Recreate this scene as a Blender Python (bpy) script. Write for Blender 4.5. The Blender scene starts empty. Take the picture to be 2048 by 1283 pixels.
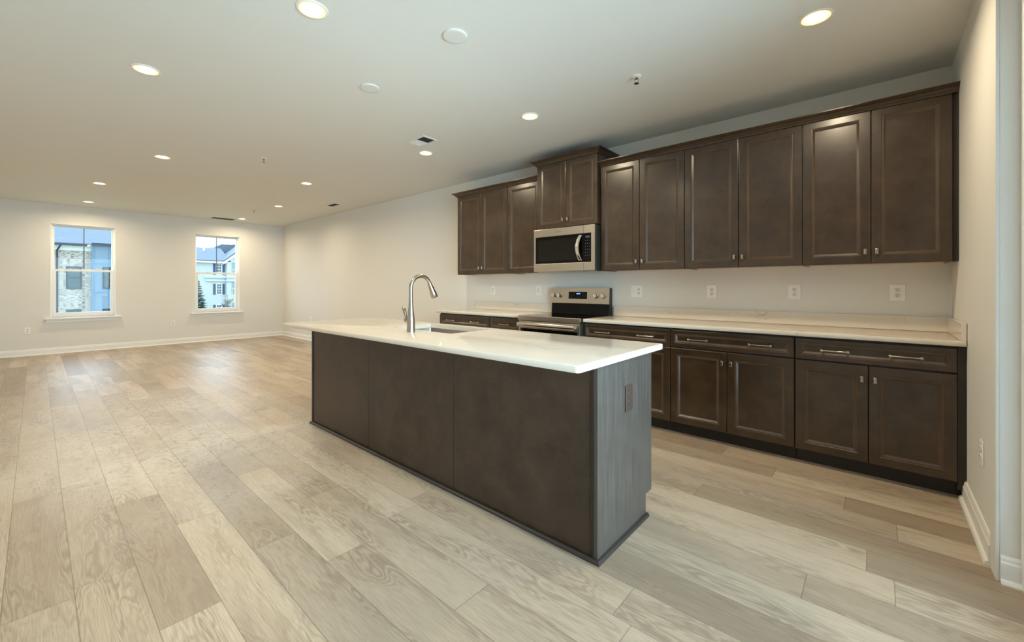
import bpy, bmesh, math, random
from mathutils import Vector, Matrix
random.seed(7)
scene = bpy.context.scene
COL = scene.collection

# ------------------------------------------------------------------ camera
cam_d = bpy.data.cameras.new('camera')
cam_d.sensor_width = 36.0
cam_d.lens = 835.8 * 36.0 / 2048.0
cam_d.shift_x = (1024 - 1009.5) / 2048.0
cam_d.shift_y = (572.6 - 641.5) / 2048.0
cam_d.clip_start = 0.05
cam_d.clip_end = 500
cam = bpy.data.objects.new('camera', cam_d)
cam.location = (-0.382, -4.149, 1.2256)
cam.rotation_euler = (math.pi / 2, 0, 0.7277)
COL.objects.link(cam)
scene.camera = cam

# ------------------------------------------------------------------ view + world + daylight
scene.view_settings.view_transform = 'Standard'
scene.view_settings.look = 'None'
scene.view_settings.gamma = 1.0
scene.view_settings.use_curve_mapping = False
scene.view_settings.exposure = 0.17

SKY = 2.9            # strength of the overcast sky
DOOR_W = 205.0        # daylight entering at the glass door
LAMP_W = 13.0         # each recessed lamp

w = bpy.data.worlds.new('sky'); scene.world = w; w.use_nodes = True
nt = w.node_tree; nt.nodes.clear()
tc = nt.nodes.new('ShaderNodeTexCoord'); sx = nt.nodes.new('ShaderNodeSeparateXYZ')
rp = nt.nodes.new('ShaderNodeValToRGB'); bg = nt.nodes.new('ShaderNodeBackground'); ow = nt.nodes.new('ShaderNodeOutputWorld')
nt.links.new(tc.outputs['Generated'], sx.inputs[0]); nt.links.new(sx.outputs[2], rp.inputs[0])
rp.color_ramp.elements[0].position = 0.0; rp.color_ramp.elements[0].color = (0.80, 0.93, 1.0, 1)
rp.color_ramp.elements[1].position = 0.6; rp.color_ramp.elements[1].color = (0.64, 0.85, 1.0, 1)
nt.links.new(rp.outputs[0], bg.inputs[0]); bg.inputs[1].default_value = SKY
nt.links.new(bg.outputs[0], ow.inputs[0])

def area_light(name, loc, rot, sx_, sy_, watts, color, spread=math.pi, shape='RECTANGLE', parent=None):
    d = bpy.data.lights.new(name, 'AREA'); d.shape = shape; d.size = sx_
    if shape in ('RECTANGLE', 'ELLIPSE'): d.size_y = sy_
    d.energy = watts; d.color = color; d.spread = spread
    o = bpy.data.objects.new(name, d); o.location = loc; o.rotation_euler = rot
    COL.objects.link(o)
    if parent: o.parent = parent
    return o
DAY = (0.58, 0.84, 1.0)
# skylight outside the glass door (right); the two far windows get portals that guide the real sky light
area_light('daylight_door', (0.42, -2.92, 1.22), (0, math.radians(90), 0), 2.2, 2.7, DOOR_W, DAY)
for yy in (-3.536, -1.391):
    area_light('window_portal', (-11.80, yy, 1.52), (0, math.radians(-90), 0), 1.9, 1.05, 1.0, (1, 1, 1)).data.cycles.is_portal = True

# bright part of the overcast sky in front of the window wall
sd_ = bpy.data.lights.new('sky_glow', 'SUN'); sd_.energy = 7.0; sd_.angle = math.radians(120); sd_.color = (.60, .80, 1.0)
so_ = bpy.data.objects.new('sky_glow', sd_); COL.objects.link(so_)
so_.rotation_euler = Vector((math.cos(math.radians(30)), .42, -.50)).to_track_quat('-Z', 'Y').to_euler()

# ------------------------------------------------------------------ material helpers
def lin(c):
    return tuple((v / 255 / 12.92) if v / 255 <= 0.04045 else ((v / 255 + 0.055) / 1.055) ** 2.4 for v in c)
def newmat(name):
    m = bpy.data.materials.new(name); m.use_nodes = True
    return m, m.node_tree, m.node_tree.nodes['Principled BSDF']
def N(nt, t, **kw):
    n = nt.nodes.new(t)
    for k, v in kw.items(): setattr(n, k, v)
    return n
def math_(nt, op, a, b=None, c=None):
    n = N(nt, 'ShaderNodeMath', operation=op)
    for i, v in enumerate((a, b, c)):
        if v is None: continue
        if isinstance(v, (int, float)): n.inputs[i].default_value = v
        else: nt.links.new(v, n.inputs[i])
    return n.outputs[0]
def mixc(nt, fac, a, b, mode='MIX'):
    n = N(nt, 'ShaderNodeMix', data_type='RGBA', blend_type=mode)
    def put(sock, v):
        if isinstance(v, (int, float)): sock.default_value = v
        elif isinstance(v, tuple): sock.default_value = (*v[:3], 1)
        else: nt.links.new(v, sock)
    put(n.inputs[0], fac); put(n.inputs[6], a); put(n.inputs[7], b)
    return n.outputs[2]
def ramp(nt, fac, stops, interp='LINEAR'):
    n = N(nt, 'ShaderNodeValToRGB'); cr = n.color_ramp; cr.interpolation = interp
    while len(cr.elements) < len(stops): cr.elements.new(0.5)
    for e, (p, c) in zip(cr.elements, stops):
        e.position = p; e.color = (*c, 1) if len(c) == 3 else c
    nt.links.new(fac, n.inputs[0]); return n.outputs[0]
def noise(nt, vec, scale, detail=3, rough=.5, dist=0):
    n = N(nt, 'ShaderNodeTexNoise'); n.inputs['Scale'].default_value = scale; n.inputs['Detail'].default_value = detail
    n.inputs['Roughness'].default_value = rough; n.inputs['Distortion'].default_value = dist
    if vec is not None: nt.links.new(vec, n.inputs['Vector'])
    return n.outputs['Fac']
def objcoord(nt, scale=None):
    t = N(nt, 'ShaderNodeTexCoord').outputs['Object']
    if scale is None: return t
    mp = N(nt, 'ShaderNodeMapping'); mp.inputs['Scale'].default_value = scale
    nt.links.new(t, mp.inputs[0]); return mp.outputs[0]
def bump(nt, b, h, strength, dist=.002):
    n = N(nt, 'ShaderNodeBump'); n.inputs['Strength'].default_value = strength; n.inputs['Distance'].default_value = dist
    nt.links.new(h, n.inputs['Height']); nt.links.new(n.outputs[0], b.inputs['Normal'])

def plain(name, rgb, rough=.5, metal=0., noise_amt=.04, nscale=20., spec=.5, coat=0.):
    m, nt, b = newmat(name); c = lin(rgb)
    f = noise(nt, objcoord(nt), nscale, 3)
    col = mixc(nt, f, tuple(v * (1 - noise_amt) for v in c), tuple(min(1, v * (1 + noise_amt)) for v in c))
    nt.links.new(col, b.inputs['Base Color'])
    b.inputs['Roughness'].default_value = rough; b.inputs['Metallic'].default_value = metal
    b.inputs['Specular IOR Level'].default_value = spec; b.inputs['Coat Weight'].default_value = coat
    return m
def paint(name, rgb, rough=.6):
    m, nt, b = newmat(name); c = lin(rgb); oc = objcoord(nt)
    f = noise(nt, oc, .7, 3)
    nt.links.new(mixc(nt, f, tuple(v * .98 for v in c), tuple(min(1, v * 1.02) for v in c)), b.inputs['Base Color'])
    b.inputs['Roughness'].default_value = rough
    bump(nt, b, noise(nt, oc, 220, 2), .06, .001)
    return m
def wood_dark(name, a, bcol, streak=0., rough=.36, coat=0.):
    m, nt, b = newmat(name); oc = objcoord(nt)
    f1 = noise(nt, oc, 6.0, 8, .72, .3); f2 = noise(nt, objcoord(nt, (110, 110, 2.2)), 1.0, 6, .7)
    f = math_(nt, 'ADD', math_(nt, 'MULTIPLY', f1, 1 - streak), math_(nt, 'MULTIPLY', f2, streak))
    col = ramp(nt, f, [(.30, lin(a)), (.70, lin(bcol))])
    nt.links.new(col, b.inputs['Base Color'])
    r = math_(nt, 'MULTIPLY_ADD', f1, .16, rough - .08); nt.links.new(r, b.inputs['Roughness'])
    b.inputs['Coat Weight'].default_value = coat; b.inputs['Coat Roughness'].default_value = .20
    bump(nt, b, f2, .10, .001)
    return m
def quartz(name):
    m, nt, b = newmat(name); oc = objcoord(nt)
    base = mixc(nt, noise(nt, oc, 1.6, 4, .6), lin((217, 206, 191)), lin((228, 219, 206)))
    wv = noise(nt, oc, 1.7, 7, .62, 1.4)
    v = math_(nt, 'ABSOLUTE', math_(nt, 'SUBTRACT', wv, .5))
    vein = ramp(nt, v, [(0., (1, 1, 1)), (.004, (.6, .6, .6)), (.014, (0, 0, 0))])
    msk = ramp(nt, noise(nt, oc, 3.1, 3), [(.54, (0, 0, 0)), (.68, (1, 1, 1))])
    fac = math_(nt, 'MULTIPLY', math_(nt, 'MULTIPLY', vein, msk), .5)
    c = mixc(nt, fac, base, lin((166, 150, 132)))
    nt.links.new(c, b.inputs['Base Color']); b.inputs['Roughness'].default_value = .10
    b.inputs['Specular IOR Level'].default_value = .55
    return m
def steel(name, rgb, rough=.28, axis=(1, 1, 80)):
    m, nt, b = newmat(name); c = lin(rgb)
    f = noise(nt, objcoord(nt, axis), 6, 3)
    nt.links.new(mixc(nt, f, tuple(v * .9 for v in c), c), b.inputs['Base Color'])
    b.inputs['Metallic'].default_value = 1.0; b.inputs['Roughness'].default_value = rough
    return m
def glass(name, tint=(1, 1, 1), refl=1.0):
    m = bpy.data.materials.new(name); m.use_nodes = True; nt = m.node_tree; nt.nodes.clear()
    tr = N(nt, 'ShaderNodeBsdfTransparent'); tr.inputs[0].default_value = (*tint, 1)
    gl = N(nt, 'ShaderNodeBsdfGlossy'); gl.inputs['Roughness'].default_value = .0
    fr = N(nt, 'ShaderNodeFresnel'); fr.inputs[0].default_value = 1.5
    fac = math_(nt, 'MULTIPLY', fr.outputs[0], refl)
    mx = N(nt, 'ShaderNodeMixShader'); nt.links.new(fac, mx.inputs[0])
    nt.links.new(tr.outputs[0], mx.inputs[1]); nt.links.new(gl.outputs[0], mx.inputs[2])
    o = N(nt, 'ShaderNodeOutputMaterial'); nt.links.new(mx.outputs[0], o.inputs[0])
    return m
def emit(name, rgb, strength):
    m, nt, b = newmat(name)
    b.inputs['Base Color'].default_value = (*rgb, 1); b.inputs['Emission Color'].default_value = (*rgb, 1)
    b.inputs['Emission Strength'].default_value = strength
    return m

def floor_mat():
    m, nt, b = newmat('oak_plank_floor')
    oc = objcoord(nt); s = N(nt, 'ShaderNodeSeparateXYZ'); nt.links.new(oc, s.inputs[0])
    x, y = s.outputs[0], s.outputs[1]
    PW, PL, Y0 = .19, 1.27, -2.906
    vy = math_(nt, 'DIVIDE', math_(nt, 'SUBTRACT', y, Y0), PW)
    row = math_(nt, 'FLOOR', vy); fv = math_(nt, 'FRACT', vy)
    known = {-6: -2.81, -5: -2.291, -4: -3.07, -3: -2.55, -2: -2.211, -1: -2.847, 0: -2.316, 1: -1.12}
    rnd = random.Random(3); stops = []
    for r in range(-14, 17):
        off = known.get(r, rnd.random() * PL) % PL / PL
        stops.append(((r + 14 + .02) / 31.0, (off, off, off)))
    stops[0] = (0., stops[0][1])
    fac = math_(nt, 'DIVIDE', math_(nt, 'ADD', row, 14.5), 31.0)
    off = ramp(nt, fac, stops, 'CONSTANT')
    ux = math_(nt, 'SUBTRACT', math_(nt, 'DIVIDE', x, PL), off)
    idx = math_(nt, 'FLOOR', ux); fu = math_(nt, 'FRACT', ux)
    cmb = N(nt, 'ShaderNodeCombineXYZ'); nt.links.new(idx, cmb.inputs[0]); nt.links.new(row, cmb.inputs[1])
    wn = N(nt, 'ShaderNodeTexWhiteNoise', noise_dimensions='2D'); nt.links.new(cmb.outputs[0], wn.inputs['Vector'])
    rv = wn.outputs['Value']
    tone = ramp(nt, rv, [(0., lin((158, 139, 118))), (.25, lin((186, 167, 144))), (.5, lin((202, 184, 160))), (.75, lin((172, 154, 132))), (1., lin((208, 191, 168)))])
    # grain, stretched along the plank and shifted per plank
    g = N(nt, 'ShaderNodeCombineXYZ')
    nt.links.new(math_(nt, 'MULTIPLY_ADD', rv, 37., math_(nt, 'MULTIPLY', x, 1.1)), g.inputs[0])
    nt.links.new(math_(nt, 'MULTIPLY_ADD', rv, 11., math_(nt, 'MULTIPLY', y, 7.)), g.inputs[1])
    nt.links.new(math_(nt, 'MULTIPLY', rv, 23.), g.inputs[2])
    n1 = noise(nt, g.outputs[0], 1.15, 3, .5, .35)
    rings = math_(nt, 'SINE', math_(nt, 'MULTIPLY', n1, 120.))
    rings = math_(nt, 'MULTIPLY_ADD', rings, .5, .5)
    g2 = N(nt, 'ShaderNodeMapping'); g2.inputs['Scale'].default_value = (4.0, 40, 1); nt.links.new(g.outputs[0], g2.inputs[0])
    fine = noise(nt, g2.outputs[0], 2.2, 5, .7)
    cath = ramp(nt, n1, [(.44, (0, 0, 0)), (.62, (1, 1, 1))])
    ringf = math_(nt, 'MULTIPLY', math_(nt, 'MULTIPLY', rings, cath), .55)
    c = mixc(nt, ringf, tone, lin((124, 106, 88)))
    c = mixc(nt, math_(nt, 'MULTIPLY', ramp(nt, fine, [(.42, (0, 0, 0)), (.66, (1, 1, 1))]), .60), c, lin((126, 109, 92)))
    blot = ramp(nt, noise(nt, g.outputs[0], .9, 4, .6), [(.5, (0, 0, 0)), (.75, (1, 1, 1))])
    c = mixc(nt, math_(nt, 'MULTIPLY', blot, .65), c, lin((140, 122, 105)))
    # dusty smears left by cleaning on the open side of the room
    sw = noise(nt, oc, 4.5, 6, .75, 3.5)
    line = ramp(nt, math_(nt, 'ABSOLUTE', math_(nt, 'SUBTRACT', sw, .5)), [(0., (1, 1, 1)), (.05, (.55, .55, .55)), (.14, (0, 0, 0))])
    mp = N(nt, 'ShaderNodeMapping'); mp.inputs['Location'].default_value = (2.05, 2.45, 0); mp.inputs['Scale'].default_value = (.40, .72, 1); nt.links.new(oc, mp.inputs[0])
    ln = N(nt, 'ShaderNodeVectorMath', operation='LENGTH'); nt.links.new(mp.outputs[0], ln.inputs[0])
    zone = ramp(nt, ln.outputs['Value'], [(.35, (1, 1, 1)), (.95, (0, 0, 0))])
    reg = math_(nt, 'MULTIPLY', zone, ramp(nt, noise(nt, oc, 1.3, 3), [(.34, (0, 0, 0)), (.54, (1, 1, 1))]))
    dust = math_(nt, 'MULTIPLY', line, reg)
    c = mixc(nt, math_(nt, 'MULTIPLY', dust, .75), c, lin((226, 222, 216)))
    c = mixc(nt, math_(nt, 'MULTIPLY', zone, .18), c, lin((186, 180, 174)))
    ev = math_(nt, 'MULTIPLY', math_(nt, 'MINIMUM', fv, math_(nt, 'SUBTRACT', 1., fv)), PW)
    eu = math_(nt, 'MULTIPLY', math_(nt, 'MINIMUM', fu, math_(nt, 'SUBTRACT', 1., fu)), PL)
    ed = math_(nt, 'MINIMUM', ev, eu)
    seam = ramp(nt, math_(nt, 'MULTIPLY', ed, 100.), [(.06, (1, 1, 1)), (.24, (0, 0, 0))])
    c = mixc(nt, math_(nt, 'MULTIPLY', seam, .55), c, lin((98, 82, 66)))
    nt.links.new(c, b.inputs['Base Color'])
    r = math_(nt, 'ADD', math_(nt, 'MULTIPLY_ADD', fine, .12, .36), math_(nt, 'MULTIPLY', dust, .18))
    nt.links.new(r, b.inputs['Roughness'])
    bump(nt, b, math_(nt, 'SUBTRACT', math_(nt, 'MULTIPLY', fine, .3), seam), .25, .0015)
    return m
def brick_mat():
    m, nt, b = newmat('whitewashed_brick')
    t = objcoord(nt); s = N(nt, 'ShaderNodeSeparateXYZ'); nt.links.new(t, s.inputs[0])
    cb = N(nt, 'ShaderNodeCombineXYZ'); nt.links.new(s.outputs[1], cb.inputs[0]); nt.links.new(s.outputs[2], cb.inputs[1])
    br = N(nt, 'ShaderNodeTexBrick'); nt.links.new(cb.outputs[0], br.inputs['Vector'])
    br.inputs['Color1'].default_value = (*lin((192, 187, 180)), 1); br.inputs['Color2'].default_value = (*lin((166, 156, 145)), 1)
    br.inputs['Mortar'].default_value = (*lin((188, 185, 180)), 1); br.inputs['Scale'].default_value = 1.
    br.inputs['Brick Width'].default_value = .30; br.inputs['Row Height'].default_value = .12; br.inputs['Mortar Size'].default_value = .012
    br.inputs['Bias'].default_value = -.35
    cell = ramp(nt, noise(nt, objcoord(nt, (1, 5.5, 15)), 1., 2), [(.52, (0, 0, 0)), (.58, (1, 1, 1))])
    c = mixc(nt, math_(nt, 'MULTIPLY', cell, .75), br.outputs[0], lin((104, 94, 86)))
    nt.links.new(c, b.inputs['Base Color']); b.inputs['Roughness'].default_value = .9
    return m
def banded(name, rgb, period, dark, axis=2, rough=.8, amt=.5):
    m, nt, b = newmat(name)
    s = N(nt, 'ShaderNodeSeparateXYZ'); nt.links.new(objcoord(nt), s.inputs[0])
    f = math_(nt, 'FRACT', math_(nt, 'DIVIDE', s.outputs[axis], period))
    k = ramp(nt, f, [(0., (1, 1, 1)), (.16, (0, 0, 0))])
    c = mixc(nt, math_(nt, 'MULTIPLY', k, amt), lin(rgb), lin(dark))
    c = mixc(nt, math_(nt, 'MULTIPLY', noise(nt, objcoord(nt), 2.5, 5, .7), .35), c, lin(dark))
    nt.links.new(c, b.inputs['Base Color']); b.inputs['Roughness'].default_value = rough
    return m

M = dict(
    wall=paint('greige_wall_paint', (227, 224, 218)),
    ceil=paint('white_ceiling_paint', (224, 221, 214)),
    trim=plain('white_trim_paint', (238, 236, 232), .35, noise_amt=.01),
    floor=floor_mat(),
    wood=wood_dark('espresso_cabinet_wood', (43, 30, 18), (71, 53, 34), rough=.30, coat=.35),
    wood_front=wood_dark('espresso_panel_wood', (42, 31, 24), (74, 57, 45), rough=.40),
    wood_grain=wood_dark('espresso_veneer_streaked', (46, 41, 37), (90, 82, 75), streak=.8, rough=.40),
    bead=wood_dark('bead_highlight_wood', (66, 49, 34), (82, 64, 47), rough=.30, coat=.3),  # lighter tone paints the highlights that run along the door beads
    dark=plain('dark_toe_kick', (38, 30, 25), .5),
    maple=plain('maple_underside', (206, 166, 118), .5),
    quartz=quartz('white_quartz'),
    steel=steel('stainless_steel', (205, 196, 184)),
    steel_side=plain('dark_appliance_side', (44, 48, 46), .35, noise_amt=.05),
    bright=steel('bright_stainless', (232, 228, 220), .16),
    nickel=steel('brushed_nickel', (178, 170, 157), .24, (20, 20, 20)),
    blackglass=plain('black_glass', (7, 7, 7), .04, noise_amt=0, spec=.22),
    winglass=plain('tinted_oven_glass', (20, 17, 13), .05, noise_amt=0, spec=.35),
    key=plain('grey_key_print', (72, 72, 70), .5),
    logo=plain('grey_logo_print', (108, 98, 86), .4),
    blue=emit('blue_digits', (.12, .25, 1.0), 3.0),
    plate=plain('white_plastic_plate', (242, 240, 234), .35, noise_amt=.01),
    socket=plain('outlet_socket_plastic', (226, 222, 214), .4, noise_amt=.01),
    slot=plain('dark_slot', (40, 36, 32), .6),
    brownplate=plain('brown_plastic_plate', (70, 54, 46), .35, noise_amt=.02),
    lens=emit('warm_lamp_lens', (1.0, .86, .60), 9.0),
    reflector=emit('warm_reflector_glow', (1.0, .70, .30), 1.25),  # emission stands in for lamp light falling on the recess baffle
    lampring=plain('white_lamp_ring', (240, 232, 216), .4, noise_amt=.01),
    grille=plain('grey_grille', (128, 124, 116), .6),
    grilledark=plain('dark_grille', (66, 66, 60), .6),
    glass=glass('window_glass', (.97, .99, 1.0), .18),
    doorglass=glass('door_glass', (.97, .99, 1.0)),
    muntin=plain('dark_muntin', (96, 112, 128), .5),
    brick=brick_mat(),
    siding_blue=plain('blue_grey_panel', (124, 144, 164), .7, nscale=1.2),
    siding_white=banded('white_lap_siding', (205, 209, 210), .18, (150, 160, 166), amt=.35),
    shingle=banded('grey_shingles', (112, 122, 134), .22, (70, 80, 92), amt=.4),
    gutter=plain('dark_gutter', (48, 56, 68), .5),
    ext_white=plain('exterior_white_trim', (240, 242, 242), .6),
    ext_pane=plain('exterior_window_pane', (74, 92, 98), .12),
    shutter=plain('navy_shutter', (48, 70, 120), .6),
    shutter2=plain('slate_shutter', (70, 92, 108), .6),
    green=plain('conifer_needles', (64, 84, 76), .9, noise_amt=.35, nscale=3),
    bark=plain('tree_bark', (92, 82, 74), .9),
    leaf=plain('sparse_autumn_leaves', (128, 122, 108), .9, noise_amt=.3),
    grass=plain('winter_lawn', (120, 128, 96), 1., noise_amt=.2, nscale=.5),
)

# ------------------------------------------------------------------ mesh helpers (world coordinates)
class MB:
    def __init__(self): self.bm = bmesh.new()
    def box(self, x0, x1, y0, y1, z0, z1, bev=0., seg=2):
        t = bmesh.new(); bmesh.ops.create_cube(t, size=1)
        for v in t.verts:
            v.co = Vector(((x0 + x1) / 2 + v.co.x * (x1 - x0), (y0 + y1) / 2 + v.co.y * (y1 - y0), (z0 + z1) / 2 + v.co.z * (z1 - z0)))
        if bev > 0: bmesh.ops.bevel(t, geom=list(t.edges), offset=bev, segments=seg, affect='EDGES', profile=.5)
        return self._merge(t)
    def _merge(self, t, mat=None):
        if mat is not None: bmesh.ops.transform(t, matrix=mat, verts=list(t.verts))
        me = bpy.data.meshes.new('tmp'); t.to_mesh(me); t.free()
        self.bm.from_mesh(me); bpy.data.meshes.remove(me)
        return self
    def lathe(self, prof, center, axis='Z', seg=32, cap=True):
        """prof: (radius, height) pairs, axis through center"""
        t = bmesh.new(); rings = []
        for r, h in prof:
            if r < 1e-6: rings.append([t.verts.new((0, 0, h))])
            else: rings.append([t.verts.new((r * math.cos(2 * math.pi * i / seg), r * math.sin(2 * math.pi * i / seg), h)) for i in range(seg)])
        for a, b in zip(rings, rings[1:]):
            for i in range(seg):
                j = (i + 1) % seg
                if len(a) == 1 and len(b) == 1: continue
                if len(a) == 1: t.faces.new((a[0], b[i], b[j]))
                elif len(b) == 1: t.faces.new((a[i], a[j], b[0]))
                else: t.faces.new((a[i], a[j], b[j], b[i]))
        if cap:
            if len(rings[0]) > 1: t.faces.new(rings[0][::-1])
            if len(rings[-1]) > 1: t.faces.new(rings[-1])
        R = {'Z': Matrix.Identity(4), '-Z': Matrix.Rotation(math.pi, 4, 'X'), '-Y': Matrix.Rotation(math.pi / 2, 4, 'X'), 'Y': Matrix.Rotation(-math.pi / 2, 4, 'X'),
             'X': Matrix.Rotation(math.pi / 2, 4, 'Y'), '-X': Matrix.Rotation(-math.pi / 2, 4, 'Y')}[axis] if isinstance(axis, str) else axis
        return self._merge(t, Matrix.Translation(center) @ R)
    def tube(self, pts, rad, seg=16):
        pts = [Vector(p) for p in pts]; n = len(pts)
        rad = rad if isinstance(rad, (list, tuple)) else [rad] * n
        t = bmesh.new(); rings = []; up = None
        for i, p in enumerate(pts):
            d = (pts[min(i + 1, n - 1)] - pts[max(i - 1, 0)]).normalized()
            if up is None:
                up = Vector((0, 0, 1)) if abs(d.z) < .9 else Vector((1, 0, 0))
            u = (up - d * up.dot(d)).normalized(); v = d.cross(u); up = u
            rings.append([t.verts.new(p + (u * math.cos(2 * math.pi * k / seg) + v * math.sin(2 * math.pi * k / seg)) * rad[i]) for k in range(seg)])
        for a, b in zip(rings, rings[1:]):
            for k in range(seg): t.faces.new((a[k], a[(k + 1) % seg], b[(k + 1) % seg], b[k]))
        t.faces.new(rings[0][::-1]); t.faces.new(rings[-1])
        return self._merge(t)
    def prism(self, poly, a, b, axis):
        """extrude 2-D polygon along an axis from a to b. axis 'X': poly=(y,z); 'Y': (x,z); 'Z': (x,y)"""
        t = bmesh.new()
        def P(p, s): return {'X': (s, p[0], p[1]), 'Y': (p[0], s, p[1]), 'Z': (p[0], p[1], s)}[axis]
        A = [t.verts.new(P(p, a)) for p in poly]; B = [t.verts.new(P(p, b)) for p in poly]
        t.faces.new(A); t.faces.new(B[::-1]); n = len(poly)
        for i in range(n): t.faces.new((A[i], B[i], B[(i + 1) % n], A[(i + 1) % n]))
        return self._merge(t)
    def loft(self, loops, close=True, cap0=True, cap1=True):
        t = bmesh.new(); R = [[t.verts.new(p) for p in lp] for lp in loops]
        for a, b in zip(R, R[1:]):
            n = len(a)
            for i in range(n if close else n - 1): t.faces.new((a[i], a[(i + 1) % n], b[(i + 1) % n], b[i]))
        if cap0: t.faces.new(R[0][::-1])
        if cap1: t.faces.new(R[-1])
        return self._merge(t)
    def poly(self, pts):
        t = bmesh.new(); t.faces.new([t.verts.new(p) for p in pts]); return self._merge(t)

def make(name, mb, mat, parent=None, smooth=None, loc=None):
    bm = mb.bm
    bmesh.ops.recalc_face_normals(bm, faces=list(bm.faces))
    if parent is not None:
        r = parent
        while r.parent: r = r.parent
        off = Vector(r.location)
    else: off = Vector(loc) if loc else Vector((0, 0, 0))
    bmesh.ops.translate(bm, vec=-off, verts=list(bm.verts))
    me = bpy.data.meshes.new(name); bm.to_mesh(me); bm.free()
    me.materials.append(M[mat] if isinstance(mat, str) else mat)
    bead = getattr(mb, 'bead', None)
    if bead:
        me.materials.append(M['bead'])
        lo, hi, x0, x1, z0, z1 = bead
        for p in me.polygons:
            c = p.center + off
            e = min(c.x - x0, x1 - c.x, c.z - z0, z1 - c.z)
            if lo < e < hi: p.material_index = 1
    if smooth:
        me.polygons.foreach_set('use_smooth', [True] * len(me.polygons))
        try: me.set_sharp_from_angle(angle=math.radians(smooth))
        except Exception: pass
    o = bpy.data.objects.new(name, me); COL.objects.link(o)
    if parent is not None: o.parent = parent
    elif loc: o.location = loc
    return o
def tag(o, label, cat, group=None):
    o['label'] = label; o['category'] = cat
    if group: o['group'] = group
    return o
def thing(name, loc, label, cat, group=None):
    o = bpy.data.objects.new(name, None); o.empty_display_size = .1; o.location = loc; COL.objects.link(o)
    return tag(o, label, cat, group)
def struct(o): o['kind'] = 'structure'; return o
def sroot(name, loc):
    o = bpy.data.objects.new(name, None); o.location = loc; COL.objects.link(o); o['kind'] = 'structure'; return o
def copy_tree(root, loc, label=None):
    r = root.copy(); COL.objects.link(r); r.location = loc
    if label: r['label'] = label
    for ch in list(root.children):
        c = ch.copy(); COL.objects.link(c); c.parent = r
        for g in list(ch.children):
            d = g.copy(); COL.objects.link(d); d.parent = c
    return r

# ------------------------------------------------------------------ room shell
H = 2.73; LX = -11.58; YL = -5.2; XR = .19; T = .15
struct(make('floor', MB().box(LX - T, 2.0, YL - T, T, -.12, 0), 'floor'))
struct(make('ceiling', MB().box(LX - T, 2.0, YL - T, T, H, H + .12), 'ceil'))
struct(make('wall_back', MB().box(LX, 2.0, 0, T, 0, H), 'wall'))
struct(make('wall_front', MB().box(LX, 2.0, YL - T, YL, 0, H), 'wall'))
W1 = (-3.976, -3.096, .655, 2.383); W2 = (-1.827, -.955, .65, 2.39)
mb = MB()
ys = [YL - T, W1[0], W1[1], W2[0], W2[1], T]
for a, b in ((0, 1), (2, 3), (4, 5)): mb.box(LX - T, LX, ys[a], ys[b], 0, H)
for wn in (W1, W2):
    mb.box(LX - T, LX, wn[0], wn[1], 0, wn[2]); mb.box(LX - T, LX, wn[0], wn[1], wn[3], H)
struct(make('wall_left', mb, 'wall'))
# right-hand end wall: prouder to Y=-1.48, then a shallow recess with a glass door
YE = -1.48; RX = .055
DY0, DY1, DZ = -4.35, YE, 2.46
mb = MB().box(0, .20, YE, T, 0, H).box(0, .20, YL, YE, DZ, H).box(0, .20, YL, DY0, 0, DZ)
struct(make('wall_right', mb, 'wall'))
cs = MB().box(-.012, 0, YE, YE + .115, 0, DZ + .115, .002).box(-.012, 0, DY0 - .115, DY0, 0, DZ + .115, .002).box(-.012, 0, DY0, YE, DZ, DZ + .115, .002)
struct(make('trim_1', cs, 'wall'))

def base_profile(h=.115, t=.016, shoe=.014):
    return [(0, 0), (t + shoe, 0), (t + shoe, .006), (t + shoe * .7, .016), (t, .021), (t, h - .03), (t - .005, h - .022), (t - .005, h - .012), (t - .010, h), (0, h)]
bp = base_profile()
struct(make('baseboard_left', MB().prism([(LX + d, z) for d, z in bp], YL, 0, 'Y'), 'trim'))
struct(make('baseboard_back', MB().prism([(-d, z) for d, z in bp], LX, -4.70, 'X'), 'trim'))
struct(make('baseboard_front', MB().prism([(YL + d, z) for d, z in bp], LX, 0.05, 'X'), 'trim'))
struct(make('baseboard_right', MB().prism([(-d, z) for d, z in bp], YE + .117, -.585, 'Y'), 'trim'))
struct(make('baseboard_return', MB().prism([(YE - d, z) for d, z in bp], .0, RX, 'X'), 'trim'))

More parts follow.
